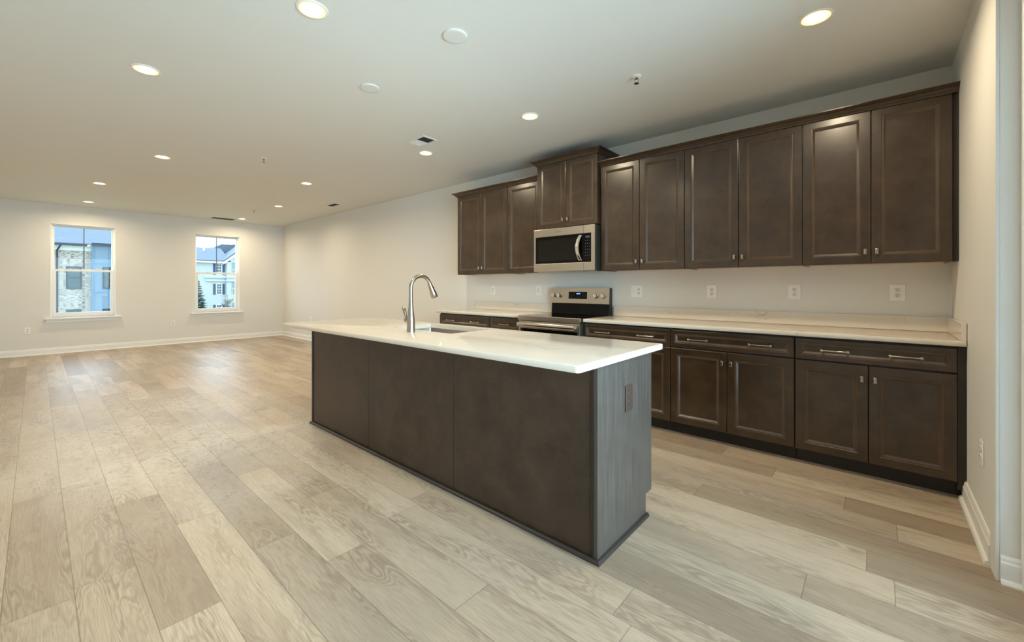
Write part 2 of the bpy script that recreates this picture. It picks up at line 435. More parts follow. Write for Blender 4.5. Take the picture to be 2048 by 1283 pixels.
def window(name, wn, label=None):
    y0, y1, z0, z1 = wn
    r = sroot(name, (LX, (y0 + y1) / 2, z0))
    xa = LX - .05; xb = LX - .13
    f = MB()
    fw = .035
    f.box(xb, xa, y0, y0 + fw, z0, z1, .004).box(xb, xa, y1 - fw, y1, z0, z1, .004)
    f.box(xb, xa, y0 + fw, y1 - fw, z1 - fw, z1, .004).box(xb, xa, y0 + fw, y1 - fw, z0, z0 + fw, .004)
    make('window_frame', f, 'trim', r)
    # drywall return / jamb liner
    j = MB().box(xa, LX + .004, y0, y0 + .012, z0, z1).box(xa, LX + .004, y1 - .012, y1, z0, z1).box(xa, LX + .004, y0 + .012, y1 - .012, z1 - .012, z1)
    make('jamb_liner', j, 'trim', r)
    zm = z0 + (z1 - z0) * .505
    def sash(nm, x0, x1, za, zb, st, rail_t, rail_b):
        ya, yb = y0 + fw, y1 - fw
        s = MB().box(x0, x1, ya, ya + st, za, zb, .003).box(x0, x1, yb - st, yb, za, zb, .003)
        s.box(x0, x1, ya + st, yb - st, zb - rail_t, zb, .003).box(x0, x1, ya + st, yb - st, za, za + rail_b, .003)
        so = make(nm, s, 'trim', r)
        make('pane', MB().box((x0 + x1) / 2 - .002, (x0 + x1) / 2 + .002, ya + st, yb - st, za + rail_b, zb - rail_t), 'glass', so)
        return so
    up = sash('upper_sash', xb + .008, xb + .036, zm - .02, z1 - fw, .022, .02, .03)
    ymid = (y0 + y1) / 2
    make('muntin', MB().box(xb + .012, xb + .03, ymid - .008, ymid + .008, zm + .01, z1 - fw - .02), 'muntin', up)
    lo = sash('lower_sash', xa - .036, xa - .006, z0 + fw, zm + .02, .042, .042, .055)
    for yy in (y0 + .25, y1 - .25): make('sash_lock', MB().box(xa - .008, xa + .006, yy - .025, yy + .025, zm + .02, zm + .03, .003), 'trim', lo)
    s = MB().box(xa, LX + .075, y0 - .075, y1 + .07, z0 - .028, z0, .006)
    so = make('window_sill', s, 'trim', r)
    make('apron', MB().box(LX, LX + .016, y0 - .05, y1 + .045, z0 - .085, z0 - .028, .004), 'trim', so)
    return r
window('window_1', W1); window('window_2', W2)

# sliding glass door in the right wall recess
r = sroot('door_1', (RX + .06, (DY0 + DY1) / 2, 0))
fx0, fx1 = RX, .185
f = MB().box(fx0, fx1, DY0, DY0 + .05, 0, DZ, .004).box(fx0, fx1, DY1 - .05, DY1, 0, DZ, .004)
f.box(fx0, fx1, DY0 + .05, DY1 - .05, DZ - .05, DZ, .004).box(fx0, fx1, DY0 + .05, DY1 - .05, .0, .035, .004)
make('door_frame', f, 'trim', r)
ym = (DY0 + DY1) / 2
for a, b, x0 in ((DY0 + .05, ym + .04, fx0 + .03), (ym - .04, DY1 - .05, fx0 + .078)):
    s = MB().box(x0, x0 + .035, a, a + .07, .036, DZ - .051, .003).box(x0, x0 + .035, b - .07, b, .036, DZ - .051, .003)
    s.box(x0, x0 + .035, a + .07, b - .07, .036, .13, .003).box(x0, x0 + .035, a + .07, b - .07, DZ - .12, DZ - .051, .003)
    so = make('door_panel', s, 'trim', r)
    make('pane', MB().box(x0 + .015, x0 + .02, a + .07, b - .07, .13, DZ - .12), 'doorglass', so)

# ------------------------------------------------------------------ cabinets
def door_mesh(x0, x1, z0, z1, yb, yf, fw):
    """panelled door between yb (back) and yf (front face); works for either facing"""
    s = 1 if yb > yf else -1
    def L(i, d): return [(x0 + i, yf + s * d, z0 + i), (x1 - i, yf + s * d, z0 + i), (x1 - i, yf + s * d, z1 - i), (x0 + i, yf + s * d, z1 - i)]
    th = abs(yb - yf)
    prof = [(0, th), (0, .004), (.0012, .0012), (.004, 0), (fw, 0), (fw + .002, .0025), (fw + .006, .0030), (fw + .009, .0022), (fw + .012, .0040), (fw + .022, .0105), (fw + .024, .0108)]
    m = MB().loft([L(i, d) for i, d in prof])
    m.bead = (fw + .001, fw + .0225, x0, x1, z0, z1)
    return m
def knob(parent, x, z, yf, s=-1):
    y = yf
    k = MB().lathe([(.0065, 0), (.005, .006), (.005, .014), (.008, .018)], (x, y, z), '-Y' if s < 0 else 'Y', 14)
    ya, yb = sorted((y + s * .016, y + s * .026))
    k.box(x - .0095, x + .0095, ya, yb, z - .020, z + .020, .0045, 3)
    return make('knob', k, 'nickel', parent, 40)
def pull(parent, x, z, yf, s=-1, L=.150):
    h = MB()
    for e in (-1, 1):
        ya, yb = sorted((yf, yf + s * .024))
        h.box(x + e * (L / 2 - .012) - .006, x + e * (L / 2 - .012) + .006, ya, yb, z - .006, z + .006, .002)
        ya, yb = sorted((yf + s * .018, yf + s * .028))
        h.box(x + e * (L / 2 - .006) - .008, x + e * (L / 2 - .006) + .008, ya, yb, z - .009, z + .009, .003)
    pts = []; rad = []
    for i in range(13):
        t = i / 12; pts.append((x - L / 2 + L * t, yf + s * (.023 + .006 * math.sin(math.pi * t)), z)); rad.append(.0062 - .0016 * math.sin(math.pi * t))
    h.tube(pts, rad, 10)
    return make('handle', h, 'nickel', parent, 40)

def upper_cabinet(x0, x1, z0, z1, depth, ndoors, label, filler=None, knob_side=None, wall_y=-.002):
    c = thing('wall_cabinet', ((x0 + x1) / 2, -depth / 2, z0), label, 'cabinet', 'dark wall cabinets')
    g = .0008
    b = MB().box(x0 + g, x1 - g, -depth, wall_y, z0 + .012, z1)
    b.box(x0 + g, x0 + .016, -depth, wall_y, z0, z0 + .012).box(x1 - .016, x1 - g, -depth, wall_y, z0, z0 + .012).box(x0 + .016, x1 - .016, -depth, -depth + .018, z0, z0 + .012)
    make('carcass', b, 'wood', c)
    make('bottom_panel', MB().box(x0 + .0165, x1 - .0165, -depth + .0185, wall_y - .001, z0 + .006, z0 + .0118), 'maple', c)
    if filler: make('filler_strip', MB().box(filler[0], filler[1], -depth - .003, -depth + .016, z0, z1).box(filler[1] - .010, filler[1], -depth - .014, -depth - .003, z0, z1, .002), 'dark', c)
    yf = -depth - .02
    wd = (x1 - x0) / ndoors
    for i in range(ndoors):
        a = x0 + wd * i + .0018; e = x0 + wd * (i + 1) - .0018
        d = make('door', door_mesh(a, e, z0 + .002, z1 - .004, -depth - .0005, yf, .052), 'wood', c)
        if ndoors == 2: kx = e - .028 if i == 0 else a + .028
        else: kx = (e - .028) if knob_side == 'r' else (a + .028)
        if ndoors == 2 or knob_side: knob(d, kx, z0 + .082, yf)
    return c
UZ0, UZ1 = 1.384, 2.445; UD = .305
upper_cabinet(-.800, -.026, UZ0, UZ1, UD, 2, 'dark two-door wall cabinet at the right end, touching the right-hand wall', filler=(-.0255, -.001))
upper_cabinet(-1.656, -.800, UZ0, UZ1, UD, 2, 'dark two-door wall cabinet, middle one of the three right of the microwave')
upper_cabinet(-2.486, -1.656, UZ0, UZ1, UD, 2, 'dark brown two-door wall cabinet immediately to the right of the microwave')
upper_cabinet(-3.252, -2.487, 1.862, 2.585, .36, 2, 'short raised dark brown two-door wall cabinet standing directly above the microwave')
upper_cabinet(-3.744, -3.253, UZ0, UZ1, UD, 1, 'single-door dark brown wall cabinet immediately left of the microwave')
upper_cabinet(-4.651, -3.744, UZ0, UZ1, UD, 2, 'dark two-door wall cabinet at the far left end, next to the bare wall')

def crown(label, x0, x1, yf, z0, h, proj, left=True, right=True, right_back=-.002, left_back=-.002):
    """moulding mitred round the front and the free ends"""
    prof = [(0, 0), (.010, .0), (.012, .008), (.020, .014), (.034, .030), (.046, .036), (.050, .040), (.058, .044), (.058, .050), (0, .050)]
    prof = [(d * proj / .058, z * h / .050) for d, z in prof]
    path = []
    def ring(x, y, nx, ny): return [(x + nx * d, y + ny * d, z0 + z) for d, z in prof]
    loops = []
    if left: loops += [ring(x0, left_back, -1, 0), ring(x0, yf, -1, -1)]
    else: loops += [ring(x0, yf, 0, -1)]
    if right: loops += [ring(x1, yf, 1, -1), ring(x1, right_back, 1, 0)]
    else: loops += [ring(x1, yf, 0, -1)]
    o = make('crown_molding', MB().loft(loops), 'wood', None, loc=((x0 + x1) / 2, yf, z0))
    # filler top so the moulding has a lid towards the cabinet
    return tag(o, label, 'moulding', 'crown mouldings on the wall cabinets')
crown('long dark crown moulding on top of the wall cabinets right of the microwave', -2.486, -.001, -.3265, 2.436, .048, .058, left=False, right=False)
crown('dark crown moulding on the raised cabinet over the microwave, nearest the ceiling', -3.254, -2.4855, -.3815, 2.574, .050, .058, left_back=-.01, right_back=-.01)
crown('short dark crown moulding on top of the wall cabinets left of the microwave', -4.653, -3.2545, -.3265, 2.436, .048, .056, left=True, right=False)

def base_cabinet(x0, x1, label, drawer_pulls, doors, filler=None, fillx=None, hide_front_detail=False):
    c = thing('base_cabinet', ((x0 + x1) / 2, -.3, 0), label, 'cabinet', 'dark base cabinets along the back wall')
    g = .0008; D = .61; zt = .8825
    make('carcass', MB().box(x0 + g, x1 - g, -D, -.002, .1, zt), 'dark', c)
    make('toe_kick', MB().box(x0 + g, (filler[1] if filler else x1 - g), -.545, -.527, .0005, .0995), 'dark', c)
    if filler: make('filler_strip', MB().box(filler[0], filler[1], -D - .012, -D + .006, .06, zt), 'dark', c)
    yf = -D - .02
    dr = make('drawer', door_mesh(x0 + .002, x1 - .002, .728, .868, -D - .0005, yf, .030), 'wood', c)
    for px in drawer_pulls: pull(dr, px, .798, yf)
    wd = (x1 - x0) / doors
    for i in range(doors):
        a = x0 + wd * i + .0018; e = x0 + wd * (i + 1) - .0018
        d = make('door', door_mesh(a, e, .103, .719, -D - .0005, yf, .052), 'wood', c)
        knob(d, (e - .03) if (i == 0) else (a + .03), .636, yf)
    return c
base_cabinet(-.810, -.036, 'dark base cabinet at the right end of the counter, against the right-hand wall', (-.590, -.252), 2, filler=(-.0355, -.0035))
base_cabinet(-1.668, -.812, 'dark brown base cabinet in the middle of the long right-hand counter run', (-1.447, -1.018), 2)
base_cabinet(-2.494, -1.670, 'dark brown base cabinet just right of the range, partly hidden by the island', (-2.285, -1.876), 2)
base_cabinet(-3.752, -3.272, 'narrow single-door dark base cabinet just left of the range, behind the island', (-3.51,), 1)
base_cabinet(-4.660, -3.754, 'wide dark base cabinet at the left end of the back counter, beyond the sink', (-4.42, -3.98), 2)

def rrect(x0, x1, y0, y1, r, n=5):
    out = []
    for cx, cy, a0 in ((x1 - r, y1 - r, 0), (x0 + r, y1 - r, 90), (x0 + r, y0 + r, 180), (x1 - r, y0 + r, 270)):
        for i in range(n + 1):
            a = math.radians(a0 + 90 * i / n); out.append((cx + r * math.cos(a), cy + r * math.sin(a)))
    return out
def slab(x0, x1, y0, y1, z0, z1, r=.006, bev=.003, hole=None):
    mb = MB()
    loops = []
    for ins, z in ((bev, z0), (0, z0 + bev), (0, z1 - bev), (bev * .3, z1 - bev * .3), (bev, z1)):
        loops.append([(x, y, z) for x, y in rrect(x0 + ins, x1 - ins, y0 + ins, y1 - ins, max(r - ins, .001))])
    if not hole:
        return mb.loft(loops)
    mb.loft(loops, cap0=False, cap1=False)
    hl = []
    for z in (z0, z1): hl.append([(x, y, z) for x, y in rrect(*hole, .012)])
    mb.loft(hl, cap0=False, cap1=False)
    for z, lo in ((z0, loops[0]), (z1, loops[-1])):
        t = bmesh.new()
        for lp in (lo, hl[0] if z == z0 else hl[1]):
            vs = [t.verts.new(p) for p in lp]
            for i in range(len(vs)): t.edges.new((vs[i], vs[(i + 1) % len(vs)]))
        bmesh.ops.triangle_fill(t, edges=list(t.edges), use_beauty=True)
        mb._merge(t)
    bmesh.ops.remove_doubles(mb.bm, verts=list(mb.bm.verts), dist=1e-5)
    return mb

def countertop(x0, x1, label, side=None, bs=None):
    c = thing('countertop', ((x0 + x1) / 2, -.33, .884), label, 'countertop')
    make('slab', slab(x0, x1, -.655, -.002, .884, .914), 'quartz', c, 50)
    a, b = bs
    make('backsplash', MB().box(a, b, -.022, -.002, .9142, 1.016, .0015), 'quartz', c)
    if side: make('side_splash', MB().box(side[0], side[1], -.645, -.0225, .9142, 1.016, .0015), 'quartz', c)
    return c
countertop(-2.492, -.003, 'long white quartz countertop with backsplash on the cabinets right of the range', side=(-.023, -.003), bs=(-2.492, -.003))
countertop(-4.70, -3.270, 'short white quartz countertop with backsplash left of the range', bs=(-4.62, -3.275))

# ------------------------------------------------------------------ range
RX0, RX1 = -3.264, -2.500
rg = thing('range', ((RX0 + RX1) / 2, -.35, 0), 'freestanding stainless steel electric range with black glass top between the counters', 'oven')
make('body', MB().box(RX0, RX1, -.655, -.03, .03, .895).box(RX0 + .03, RX1 - .03, -.60, -.06, .001, .03), 'steel_side', rg)
make('cooktop', MB().box(RX0 - .001, RX1 + .001, -.665, -.085, .8955, .917, .003), 'blackglass', rg)
make('front_trim', MB().box(RX0 - .001, RX1 + .001, -.700, -.6655, .868, .919, .005), 'steel', rg)
od = make('oven_door', MB().box(RX0 + .004, RX1 - .004, -.692, -.656, .20, .862, .004), 'steel', rg)
make('window', MB().box(RX0 + .03, RX1 - .03, -.695, -.6925, .26, .785, .001), 'blackglass', od)
h = MB().tube([(RX0 + .03, -.735, .822), (RX1 - .03, -.735, .822)], .014, 18)
h = MB()
pr = [(-.738, .806), (-.732, .800), (-.724, .802), (-.720, .812), (-.720, .834), (-.724, .843), (-.732, .846), (-.738, .840)]
h.prism(pr, RX0 + .012, RX1 - .045, 'X')
for xx in (RX0 + .035, RX1 - .068): h.box(xx - .012, xx + .012, -.723, -.692, .812, .832, .003)
make('handle', h, 'bright', od, 60)
make('storage_drawer', MB().box(RX0 + .004, RX1 - .004, -.690, -.656, .05, .192, .004), 'steel', rg)
bgd = make('backguard', MB().prism([(-.004, .8955), (-.082, .8955), (-.070, 1.035), (-.060, 1.203), (-.050, 1.208), (-.004, 1.208)], RX0 + .0, RX1 - .018, 'X'), 'steel_side', rg)
make('lower_glass', MB().prism([(-.0835, .918), (-.0855, .918), (-.0745, 1.033), (-.0715, 1.033)], RX0 + .01, RX1 - .020, 'X'), 'blackglass', bgd)
def bgy(z): return -.0705 - (1.035 - z) * 0 + (z - 1.035) * .0595
cp = make('control_panel', MB().prism([(-.072, 1.034), (-.078, 1.036), (-.069, 1.206), (-.052, 1.210), (-.058, 1.204)], RX0 - .001, RX1 - .019, 'X'), 'steel', rg)
def cpy(z): return -.078 + (z - 1.036) * (.009 / .17)
def tilted_box(x0, x1, z0, z1, t0, t1):
    return MB().prism([(cpy(z0) - t0, z0), (cpy(z0) - t1, z0), (cpy(z1) - t1, z1), (cpy(z1) - t0, z1)], x0, x1, 'X')
ds = make('display', tilted_box(-3.028, -2.788, 1.087, 1.165, -.001, .0012), 'blackglass', cp)
dg = MB()
for x in (-2.923, -2.911, -2.897, -2.885):
    dg.bm.verts.ensure_lookup_table()
    dg._merge(tilted_box(x, x + .008, 1.138, 1.152, .0012, .0018).bm)
make('digits', dg, 'blue', ds)
kp = MB()
for zz, xs in ((1.128, (-3.005, -2.98, -2.955, -2.84, -2.81)), (1.103, (-3.005, -2.98, -2.93, -2.90, -2.84, -2.81)), (1.152, (-2.98, -2.95, -2.84))):
    for x in xs: kp._merge(tilted_box(x - .005, x + .005, zz - .002, zz + .002, .0012, .0016).bm)
make('key_print', kp, 'key', ds)
for x in (-3.228, -3.152, -2.677, -2.585):
    z = 1.125; y = cpy(z)
    k = MB().lathe([(.030, 0), (.030, .006), (.027, .008)], (x, y, z), '-Y', 28)
    k.lathe([(.026, .008), (.026, .030), (.023, .034)], (x, y, z), '-Y', 6)
    make('knob', k, 'bright', rg, 35)

# ------------------------------------------------------------------ microwave
MX0, MX1, MZ0, MZ1 = -3.258, -2.489, 1.388, 1.852
mw = thing('microwave', ((MX0 + MX1) / 2, -.2, MZ0), 'stainless over-the-range microwave with black window and curved handle', 'microwave')
make('case', MB().box(MX0 + .004, MX1 - .002, -.395, -.003, MZ0 + .006, MZ1 - .002), 'steel_side', mw)
make('vent_underside', MB().box(MX0 + .02, MX1 - .02, -.385, -.03, MZ0 - .004, MZ0 + .0055, .002), 'steel', mw)
SX = -2.618
def framed(x0, x1, wx0, wx1, wz0, wz1):
    m = MB(); y0, y1 = -.430, -.3955
    m.box(x0, x1, y0, y1, wz1, MZ1, .003).box(x0, x1, y0, y1, MZ0, wz0, .003)
    if wx0 - x0 > .001: m.box(x0, wx0, y0, y1, wz0 - .003, wz1 + .003, .002)
    if x1 - wx1 > .001: m.box(wx1, x1, y0, y1, wz0 - .003, wz1 + .003, .002)
    return m
dr = make('door', framed(MX0, SX - .001, MX0 + .026, SX - .001, 1.475, 1.768), 'steel', mw)
make('dark_border', MB().box(MX0 + .026, SX - .001, -.424, -.3955, 1.475, 1.768), 'blackglass', dr)
make('window', MB().box(MX0 + .055, SX - .075, -.426, -.4242, 1.502, 1.735), 'winglass', dr)
hp = []
for i in range(15):
    t = i / 14; hp.append((SX - .04 - .022 * math.sin(math.pi * t), -.432 - .034 * math.sin(math.pi * t) ** .8, 1.492 + .262 * t))
hm = MB(); loops = []
for i, p in enumerate(hp):
    hw = .020; th = .007
    loops.append([(p[0] - hw, p[1] + th, p[2]), (p[0] - hw * .7, p[1] - th * .6, p[2]), (p[0], p[1] - th, p[2]), (p[0] + hw * .7, p[1] - th * .6, p[2]), (p[0] + hw, p[1] + th, p[2])])
hm.loft(loops)
make('handle', hm, 'bright', dr, 50)
pn = make('control_panel', framed(SX + .001, MX1, SX + .001, MX1 - .042, 1.475, 1.768), 'steel', mw)
make('black_face', MB().box(SX + .001, MX1 - .042, -.424, -.3955, 1.475, 1.768), 'blackglass', pn)
kb = MB().box(-2.598, -2.548, -.4252, -.424, 1.722, 1.742)
for r_ in range(6):
    for c_ in range(3): kb.box(-2.603 + c_ * .024, -2.593 + c_ * .024, -.4248, -.424, 1.690 - r_ * .030, 1.697 - r_ * .030)
make('key_print', kb, 'key', pn)
# small maker's lettering on the door
fc = bpy.data.curves.new('lettering', 'FONT'); fc.body = 'Whirlpool'; fc.size = .019; fc.align_x = 'CENTER'; fc.extrude = .0002
fo = bpy.data.objects.new('lettering', fc); COL.objects.link(fo); bpy.context.view_layer.update()
me = bpy.data.meshes.new_from_object(fo.evaluated_get(bpy.context.evaluated_depsgraph_get()))
bpy.data.objects.remove(fo)
t = bmesh.new(); t.from_mesh(me); bpy.data.meshes.remove(me)
lm = MB(); lm._merge(t, Matrix.Translation((-2.93, -.4302, 1.806)) @ Matrix.Rotation(math.pi / 2, 4, 'X'))
make('lettering', lm, 'logo', dr)

# ------------------------------------------------------------------ island
IX0, IX1, IY0, IY1 = -4.178, -1.305, -2.495, -1.905
isl = thing('kitchen_island', ((IX0 + IX1) / 2, (IY0 + IY1) / 2, 0), 'dark brown panelled kitchen island standing alone on the plank floor', 'island')
# hollow carcass so the sink can hang inside
b = MB().box(IX0 + .02, IX1 - .02, IY0 + .02, IY0 + .05, .1, .883).box(IX0 + .02, IX1 - .02, IY1 - .03, IY1, .1, .883).box(IX0 + .02, IX1 - .02, IY0 + .05, IY1 - .03, .1, .13)
make('carcass', b, 'dark', isl)
make('toe_kick', MB().box(IX0 + .02, IX1 - .02, IY1 - .085, IY1 - .07, .0005, .0995), 'dark', isl)
for a, e in ((IX0 + .022, -3.229), (-3.221, -2.274), (-2.266, IX1 - .036)):
    make('front_panel', MB().box(a, e, IY0 + .004, IY0 + .0195, .0005, .883, .001), 'wood_front', isl)
for x in (-3.225, -2.270):
    make('seam_strip', MB().box(x - .0038, x + .0038, IY0 + .006, IY0 + .0195, .0005, .883), 'dark', isl)
make('corner_post', MB().box(IX1 - .034, IX1 - .0185, IY0 - .002, IY0 + .0195, .0005, .883, .002), 'dark', isl)
make('corner_post', MB().box(IX0 + .002, IX0 + .020, IY0 - .002, IY0 + .0195, .0005, .883, .002), 'dark', isl)
notch = [(IY0 - .002, .0005), (IY1 - .075, .0005), (IY1 - .075, .118), (IY1 - .001, .118), (IY1 - .001, .883), (IY0 - .002, .883)]
make('end_panel', MB().prism(notch, IX1 - .018, IX1, 'X'), 'wood_grain', isl)
make('end_panel', MB().prism(notch, IX0, IX0 + .0015, 'X'), 'wood_grain', isl)
def shoe_prof(): return [(0, 0)] + [(.016 * math.cos(math.radians(a)), .018 * math.sin(math.radians(a)) + .0005) for a in range(0, 91, 15)]
sp = [(d, z) for d, z in [(0, .0005), (.016, .0005), (.0155, .007), (.0125, .013), (.008, .0165), (0, .018)]]
yb = IY0 - .0025; xb_ = IX1 + .0005; xl = IX0 - .0005
make('shoe_molding', MB().loft([[(xl - d, IY1 - .075, z) for d, z in sp], [(xl - d, yb - d, z) for d, z in sp], [(xb_ + d, yb - d, z) for d, z in sp], [(xb_ + d, IY1 - .065, z) for d, z in sp]]), plain('espresso_shoe', (52, 45, 40), .4), isl)
# working side: doors and drawers that face the range
for i, (a, e, dw) in enumerate(((IX0 + .02, -3.36, 2), (-3.36, -2.34, 2), (-2.34, IX1 - .019, 2))):
    wd = (e - a) / dw
    dfr = make('drawer', door_mesh(a + .002, e - .002, .728, .868, IY1 + .0005, IY1 + .02, .030), 'wood', isl)
    if i != 1: pull(dfr, (a + e) / 2, .798, IY1 + .02, 1)
    for k in range(dw):
        d = make('door', door_mesh(a + wd * k + .002, a + wd * (k + 1) - .002, .118, .719, IY1 + .0005, IY1 + .02, .052), 'wood', isl)
        knob(d, (a + wd * (k + 1) - .03) if k == 0 else (a + wd * k + .03), .636, IY1 + .02, 1)

SINK = (-3.16, -2.485, -2.325, -1.955)
ict = make('island_countertop', slab(-4.192, -1.252, -2.7385, -1.868, .884, .914, .018, .0035, SINK), 'quartz', None, 50, loc=(-2.72, -2.30, .884))
tag(ict, 'large white quartz countertop with faint veins lying on the island', 'countertop')
# undermount sink
x0, x1, y0, y1 = SINK; o_ = .006
x0 -= o_; x1 += o_; y0 -= o_; y1 += o_
loops = [[(x, y, z) for x, y in rrect(x0 - e, x1 + e, y0 - e, y1 + e, r)] for e, z, r in
         ((.02, .8832, .03), (0, .8832, .018), (-.004, .70, .018), (-.012, .678, .03), (-.03, .672, .05), (-.26 * 0 - .10, .670, .05))]
sk = MB().loft(loops, cap0=False)
sink = make('sink', sk, 'steel', None, 50, loc=((x0 + x1) / 2, (y0 + y1) / 2, .67))
tag(sink, 'rectangular stainless steel undermount sink set into the island countertop', 'sink')
make('drain', MB().lathe([(.045, 0), (.045, .003), (.03, .003), (.028, .0005)], ((x0 + x1) / 2, (y0 + y1) / 2, .6705), 'Z', 24), 'bright', sink, 40)

# faucet
FX, FY, FZ = -2.765, -2.440, .9143
fa = thing('faucet', (FX, FY, FZ), 'brushed nickel pull-down gooseneck faucet beside the island sink', 'faucet')
prof = [(.0285, 0), (.0285, .004), (.0275, .02), (.027, .06), (.0255, .09), (.0215, .125), (.0175, .16), (.0148, .20), (.0142, .22)]
make('body', MB().lathe(prof, (FX, FY, FZ), 'Z', 28), 'nickel', fa, 60)
R_ = .083; zc = FZ + .302; pts = [(FX, FY, FZ + .215), (FX, FY, FZ + .25)]
A = 158
for i in range(25):
    a = math.radians(180 - A * i / 24); pts.append((FX, FY + R_ + R_ * math.cos(a), zc + R_ * math.sin(a)))
make('spout', MB().tube(pts, .0134, 18), 'nickel', fa, 60)
end = Vector(pts[-1]); d = (Vector(pts[-1]) - Vector(pts[-2])).normalized()
hp = [end + d * s for s in (-.004, .0, .004, .03, .075, .105, .109)]
sh = make('spray_head', MB().tube(hp, [.0138, .0150, .0150, .0170, .0225, .0250, .022], 20), 'nickel', fa, 50)
nrm = Vector((0, d.z * -1, d.y)) ; bt = hp[3] + nrm * .017
make('button', MB().lathe([(.006, 0), (.006, .004), (.003, .006)], bt + d * .01, Matrix.Rotation(-math.atan2(nrm.y, nrm.z), 4, 'X'), 12), 'slot', sh, 40)
hv = MB().lathe([(.020, 0), (.021, .012), (.021, .03), (.018, .042), (.010, .048)], (FX - .018, FY, FZ + .078), '-X', 20)
make('handle_hub', hv, 'nickel', fa, 50)
hpnts = [(FX - .052, FY, FZ + .085), (FX - .062, FY, FZ + .112), (FX - .068, FY - .002, FZ + .135), (FX - .078, FY - .003, FZ + .158), (FX - .088, FY - .003, FZ + .170)]
make('lever', MB().tube(hpnts, [.008, .0095, .0115, .0115, .007], 14), 'nickel', fa, 60)

# ------------------------------------------------------------------ outlets and switches
def outlet(loc, face, label, group, w=.075, h=.118, kind='duplex', plate='plate', socket='socket', dx=0.):
    """built facing -Y at the origin, then turned"""
    o = thing('outlet' if kind != 'switch' else 'light_switch', loc, label, 'outlet' if kind != 'switch' else 'switch', group)
    Rm = {'-Y': 0, 'X': math.pi / 2, '-X': -math.pi / 2}[face]
    o.rotation_euler = (0, 0, Rm)
    def mk(nm, mb, mat, par=o):
        bm = mb.bm; bmesh.ops.recalc_face_normals(bm, faces=list(bm.faces)); me = bpy.data.meshes.new(nm); bm.to_mesh(me); bm.free()
        me.materials.append(M[mat]); ob = bpy.data.objects.new(nm, me); COL.objects.link(ob); ob.parent = par; return ob
    mk('plate', MB().box(-w / 2, w / 2, -.006, 0, -h / 2, h / 2, .0025), plate)
    if kind in ('duplex', 'double'):
        for s in (1, -1):
            so = mk('receptacle', MB().lathe([(.0165, 0), (.0165, .002), (.0155, .0028)], (dx, -.006, s * .0195), '-Y', 20), socket)
            mk('slots', MB().box(dx - .0075, dx - .0050, -.0092, -.0088, s * .0195 + .0005, s * .0195 + .0085).box(dx + .0050, dx + .0075, -.0092, -.0088, s * .0195 + .0005, s * .0195 + .0085).lathe([(.0027, 0), (.0027, .0004)], (dx, -.0088, s * .0195 - .0075), '-Y', 10), 'slot', so)
    if kind in ('switch',):
        mk('rocker', MB().box(-.016, .016, -.0085, -.006, -.033, .033, .001), socket)
    if kind == 'double':
        mk('toggle', MB().box(-dx - .005, -dx + .005, -.016, -.006, -.002, .012, .001), socket)
    return o
G = 'white outlets along the backsplash'
outlet((-.272, -.0005, 1.181), '-Y', 'square white duplex outlet on the backsplash wall closest to the right-hand wall', G, w=.086, h=.12)
outlet((-.889, -.0005, 1.181), '-Y', 'square white duplex outlet on the backsplash wall, second from the right-hand wall', G, w=.088, h=.124)
outlet((-1.519, -.0005, 1.178), '-Y', 'white duplex outlet on the backsplash wall, third from the right-hand wall', G, w=.084, h=.12)
outlet((-2.245, -.0005, 1.176), '-Y', 'wide white two-gang plate with switch and outlet just right of the range', G, w=.122, h=.122, kind='double', dx=.026)
outlet((-3.515, -.0005, 1.178), '-Y', 'white rocker switch plate on the wall just left of the range', 'white plates left of the range', w=.080, h=.12, kind='switch')
outlet((-4.289, -.0005, 1.176), '-Y', 'white duplex outlet on the wall under the leftmost wall cabinet', 'white plates left of the range', w=.080, h=.12)
G2 = 'white outlets low on the bare walls'
outlet((LX + .0005, -4.245, .445), 'X', 'white outlet low on the window wall, left of the left window', G2)
outlet((LX + .0005, -2.203, .444), 'X', 'white outlet low on the window wall between the two windows', G2)
outlet((-9.96, -.0005, .485), '-Y', 'tiny white outlet low on the side wall, above the left end of the island top', G2, w=.11)
outlet((-.0005, -1.103, .422), '-X', 'white outlet low on the right-hand wall beside the base cabinets', G2, w=.07, h=.115)
outlet((IX1 + .0005, -2.189, .674), 'X', 'dark brown duplex outlet on the end panel of the island', None, plate='brownplate', socket='brownplate', w=.078, h=.128)

